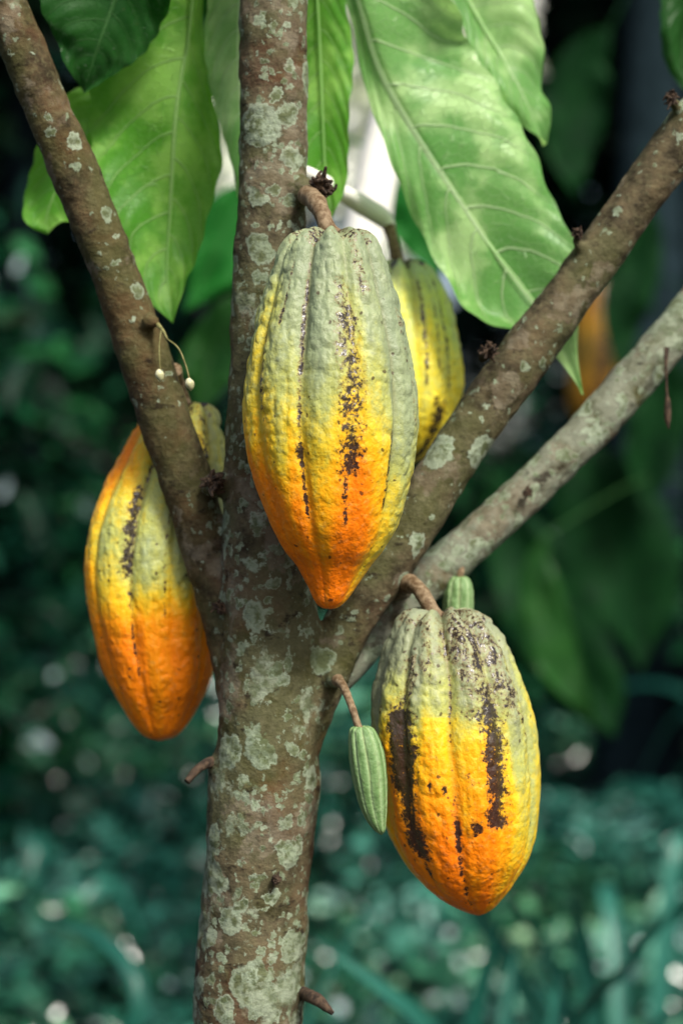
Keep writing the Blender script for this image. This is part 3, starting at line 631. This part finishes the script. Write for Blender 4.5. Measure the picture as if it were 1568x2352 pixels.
def designed(x, y, tips, wd):
    b = np.array([x, y, 0.0]); cs = []
    for mids in tips:
        cs.append([b]+[np.array([*W(u, v, yy)]) for u, v, yy in mids])
    blades(cs, [wd]*len(cs), np.linspace(.35, 1, len(cs)), x, y)
designed(.12, .9, [[(1085, 2420, .9), (1110, 2250, .9), (1155, 2100, .88)], [(1150, 2500, .9), (1165, 2300, .92), (1190, 2160, .95)], [(1000, 2440, .85), (900, 2290, .8), (715, 2150, .8)], [(960, 2480, .8), (850, 2390, .72), (720, 2340, .7)]], .019)
designed(.22, 1.0, [[(1300, 2440, .95), (1430, 2230, .9), (1620, 2010, .9)], [(1330, 2500, 1.0), (1500, 2360, 1.0), (1680, 2230, 1.0)], [(1260, 2420, 1.0), (1290, 2300, 1.0), (1270, 2190, 1.0)]], .020)
designed(-.30, 1.1, [[(180, 2480, 1.1), (60, 2330, 1.1), (-120, 2270, 1.1)], [(260, 2480, 1.1), (330, 2290, 1.1), (230, 2150, 1.15), (90, 2110, 1.2)], [(300, 2520, 1.1), (380, 2380, 1.1), (470, 2300, 1.1)]], .017)

def forest_tree(x, y, h, r, seed, mat, lean=0):
    rg = np.random.default_rng(seed)
    root = bpy.data.objects.new("forest_tree", None); bpy.context.scene.collection.objects.link(root); root.location = (x, y, 0)
    tag(root, "dark-barked forest tree with a spreading leafy crown", "tree", "trees in the shaded forest")
    cc = catmull([[x, y, -.1], [x+lean*.3, y, h*.3], [x+lean*.6, y+.1, h*.65], [x+lean, y+.1, h]], 40)
    V, F, _ = tube(cc, np.linspace(r*1.2, r*.4, 40), 20, .004); Vs = [V[:-2]]; Fs = [F]; off = len(V)-2; P = []
    for i in range(9):
        s = cc[rg.integers(24, 38)]; a = rg.uniform(0, 2*np.pi); l = rg.uniform(1.0, 2.0)
        e = s+[np.cos(a)*l, np.sin(a)*l, rg.uniform(.2, 1.0)]
        c2 = catmull([s, (s+e)/2+[0, 0, .15], e], 14); v, f, _ = tube(c2, np.linspace(r*.35, .01, 14), 8); Vs.append(v[:-2]); Fs.append(f+off); off += len(v)-2
        m = 380; P.append(c2[rg.integers(3, 14, m)]+rg.normal(size=(m, 3))*np.array([.35, .35, .28]))
    obj("trunk", mesh_np("trunk", np.vstack(Vs), np.vstack(Fs)), mat, root)
    P = np.vstack(P)
    P = P[~((P[:, 0] > -.05) & (P[:, 0] < .65) & (P[:, 2] < 4.0))]
    obj("crown", leaf_mass("crown", P, .20, .3, M_crown, seed+1), None, root)
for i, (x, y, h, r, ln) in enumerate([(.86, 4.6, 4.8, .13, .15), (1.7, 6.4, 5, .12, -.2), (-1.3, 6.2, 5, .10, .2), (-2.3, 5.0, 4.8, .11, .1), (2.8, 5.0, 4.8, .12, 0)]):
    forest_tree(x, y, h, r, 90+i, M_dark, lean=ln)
rt = bpy.data.objects.new("sky_gap_tree", None); bpy.context.scene.collection.objects.link(rt); rt.location = (-.15, 2.6, 0)  # added tree; white leaf clusters stand for overexposed gaps of sky
tag(rt, "added slender tree whose near-white leaves imitate a bright sky gap", "tree")
rg = np.random.default_rng(5); tr0 = catmull([[-.15, 2.6, -.05], [-.15, 2.6, .8], [-.14, 2.6, 1.5], [-.05, 2.6, 2.1], [.08, 2.6, 2.7]], 40)
v, f, _ = tube(tr0, np.linspace(.03, .012, 40), 10, .002); Vs = [v[:-2]]; Fs = [f]; off = len(v)-2; P = []
for (u_, v_, sx_, sz_, n_) in ((870, 60, .05, .09, 1100), (875, 260, .05, .09, 1200), (900, 420, .045, .06, 700), (1085, 30, .05, .07, 600), (522, 330, .022, .09, 320), (840, 590, .03, .04, 160)):
    c0 = W(u_, v_, 2.6); s0 = tr0[int(np.argmin(np.abs(tr0[:, 2]-(c0[2]-.12))))]
    c2 = catmull([s0, (s0+c0)/2+[0, 0, .03], c0], 12); v, f, _ = tube(c2, np.linspace(.008, .003, 12), 6); Vs.append(v[:-2]); Fs.append(f+off); off += len(v)-2
    P.append(c0+np.clip(rg.normal(size=(n_, 3)), -1.8, 1.8)*[sx_, .10, sz_])
obj("trunk", mesh_np("trunk", np.vstack(Vs), np.vstack(Fs)), M_pale, rt)
obj("crown", leaf_mass("crown", np.vstack(P), .06, .2, M_white, 6), None, rt)

# ---------------------------------------------------------------- cacao plants behind
rear = bpy.data.objects.new("cacao_sapling", None); bpy.context.scene.collection.objects.link(rear); rear.location = (.6, 2.3, 0)
tag(rear, "slender cacao sapling with large drooping dark green leaves", "tree")
c, r = pxtube([(1620, 2900, 2.3, 60), (1620, 2400, 2.3, 50), (1600, 1400, 2.3, 46), (1590, 700, 2.3, 40), (1570, 0, 2.3, 34), (1550, -300, 2.3, 24)], 60)
c[:, 2] = np.maximum(c[:, 2], -.02)
obj("trunk", tube_mesh("trunk", c, r, 20, .003), M_dark, rear)
for i, st in enumerate([
   [(1130, 1080, 1.9, 5, 5), (1160, 1180, 1.9, 60, 60), (1230, 1330, 1.9, 100, 90), (1300, 1480, 1.9, 110, 95), (1370, 1600, 1.9, 80, 70), (1410, 1690, 1.9, 1, 1)],
   [(1330, 1000, 2.2, 5, 5), (1350, 1080, 2.2, 90, 90), (1400, 1200, 2.2, 130, 130), (1450, 1350, 2.2, 120, 120), (1470, 1540, 2.2, 1, 1)],
   [(1540, 780, 2.1, 5, 5), (1520, 880, 2.1, 60, 60), (1500, 1020, 2.1, 70, 70), (1480, 1180, 2.1, 1, 1)],
   [(1250, 1230, 1.7, 5, 5), (1230, 1330, 1.7, 40, 50), (1270, 1480, 1.7, 60, 55), (1370, 1670, 1.7, 1, 1)],
   [(1500, 480, 2.0, 5, 5), (1470, 560, 2.0, 40, 50), (1430, 700, 2.0, 50, 60), (1420, 880, 2.0, 1, 1)],
   [(1400, 60, 2.0, 5, 5), (1340, 150, 2.0, 60, 60), (1310, 300, 2.0, 70, 70), (1320, 460, 2.0, 1, 1)]]):
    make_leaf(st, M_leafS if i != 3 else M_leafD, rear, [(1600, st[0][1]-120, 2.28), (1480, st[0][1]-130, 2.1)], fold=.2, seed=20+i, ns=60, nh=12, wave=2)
rear2 = bpy.data.objects.new("cacao_sapling", None); bpy.context.scene.collection.objects.link(rear2); rear2.location = (-.18, .9, 0)
tag(rear2, "slender cacao sapling with mid-green leaves behind the fruiting tree", "tree")
c, r = pxtube([(570, 4300, .8, 50), (590, 2600, .8, 46), (600, 1400, .8, 40), (600, 500, .8, 34), (600, -300, .8, 24)], 60)
c[:, 2] = np.maximum(c[:, 2], -.02)
obj("trunk", tube_mesh("trunk", c, r, 20, .003), M_dark, rear2)
M_leafM = leaf_mat("mid_leaf", (0.012, 0.14, 0.018), (0.022, 0.18, 0.028), (0.06, 0.5, 0.05), .35, .45, (0.05, 0.22, 0.05), .15)
for i, st in enumerate([
   [(570, 420, .7, 5, 5), (545, 470, .7, 50, 50), (510, 540, .7, 70, 80), (480, 620, .7, 60, 70), (425, 715, .7, 1, 1)],
   [(560, 660, .9, 5, 5), (520, 740, .9, 50, 70), (480, 830, .9, 60, 80), (455, 960, .9, 1, 1)],
   [(900, 380, .7, 5, 5), (930, 440, .7, 40, 40), (960, 520, .7, 60, 60), (1010, 640, .7, 1, 1)]]):
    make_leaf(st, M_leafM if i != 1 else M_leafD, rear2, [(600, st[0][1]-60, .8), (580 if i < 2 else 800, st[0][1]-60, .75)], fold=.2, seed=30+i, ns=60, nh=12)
pt = bpy.data.objects.new("overexposed_tree", None); bpy.context.scene.collection.objects.link(pt); pt.location = (-.06, .5, 0)  # sunlight on this limb is painted by its near-white bark
tag(pt, "slender leaning tree, bright sunlight painted into its near-white bark", "tree")
c, r = pxtube([(520, 4900, .5, 90), (545, 3500, .5, 90), (575, 2352, .5, 86), (600, 1950, .5, 84), (640, 1600, .5, 80), (690, 1250, .5, 84), (752, 900, .5, 90), (812, 640, .5, 96), (850, 480, .5, 100), (880, 330, .5, 92), (915, 180, .5, 84), (980, -50, .5, 80), (1080, -500, .5, 60), (1200, -1100, .5, 40)], 90)
c[:, 2] = np.maximum(c[:, 2], -.02)
obj("trunk", tube_mesh("trunk", c, r, 28, .002), M_pale, pt)

podG = [(640, 1375, 1377), (645, 1350, 1405), (690, 1330, 1425), (780, 1315, 1435), (860, 1308, 1415), (920, 1306, 1388), (955, 1318, 1360), (965, 1338, 1342)]
M_podG = pod_mat("shaded_pod_skin", [(0, (0.30, 0.13, 0.002)), (.5, (0.38, 0.19, 0.004)), (1, (0.12, 0.09, 0.01))])  # shade put into the colour: darker copy of ripe skin tones
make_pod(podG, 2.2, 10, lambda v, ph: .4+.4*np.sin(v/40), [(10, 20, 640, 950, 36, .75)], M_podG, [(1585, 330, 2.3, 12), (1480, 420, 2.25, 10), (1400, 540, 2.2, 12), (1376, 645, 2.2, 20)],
  "orange-brown cacao pod hanging in deep shade", res=(120, 120), stemmat=M_dark)

# ---------------------------------------------------------------- light, camera
az, el = math.radians(150), math.radians(47)
w = bpy.data.worlds.new("World"); bpy.context.scene.world = w; w.use_nodes = True
nt = w.node_tree; bg = nt.nodes['Background']; sky = nt.nodes.new('ShaderNodeTexSky'); sky.sky_type = 'NISHITA'; sky.sun_disc = False
sky.sun_elevation = el; sky.sun_rotation = az; sky.dust_density = 4.0; sky.ozone_density = .4
nt.links.new(sky.outputs[0], bg.inputs[0]); bg.inputs[1].default_value = .14
d = Vector((math.sin(az)*math.cos(el), math.cos(az)*math.cos(el), math.sin(el)))
L = bpy.data.lights.new("sun", 'SUN'); L.energy = 5.0; L.angle = math.radians(14); L.color = (1, .96, .86)
so = bpy.data.objects.new("sun", L); so.rotation_euler = d.to_track_quat('Z', 'Y').to_euler(); so.location = (2, 3, 6); bpy.context.scene.collection.objects.link(so)
cam = bpy.data.cameras.new("camera"); cam.sensor_fit = 'VERTICAL'; cam.sensor_height = 36; cam.sensor_width = 24; cam.lens = 36/.54; cam.clip_start = .02; cam.clip_end = 600
cam.dof.use_dof = True; cam.dof.focus_distance = .93; cam.dof.aperture_fstop = 4.6
co_ = bpy.data.objects.new("camera", cam); co_.location = (0, -1, CZ); co_.rotation_euler = (math.pi/2, 0, 0); bpy.context.scene.collection.objects.link(co_)
bpy.context.scene.camera = co_
sc = bpy.context.scene
sc.view_settings.view_transform = 'Standard'; sc.view_settings.look = 'None'; sc.view_settings.exposure = 0
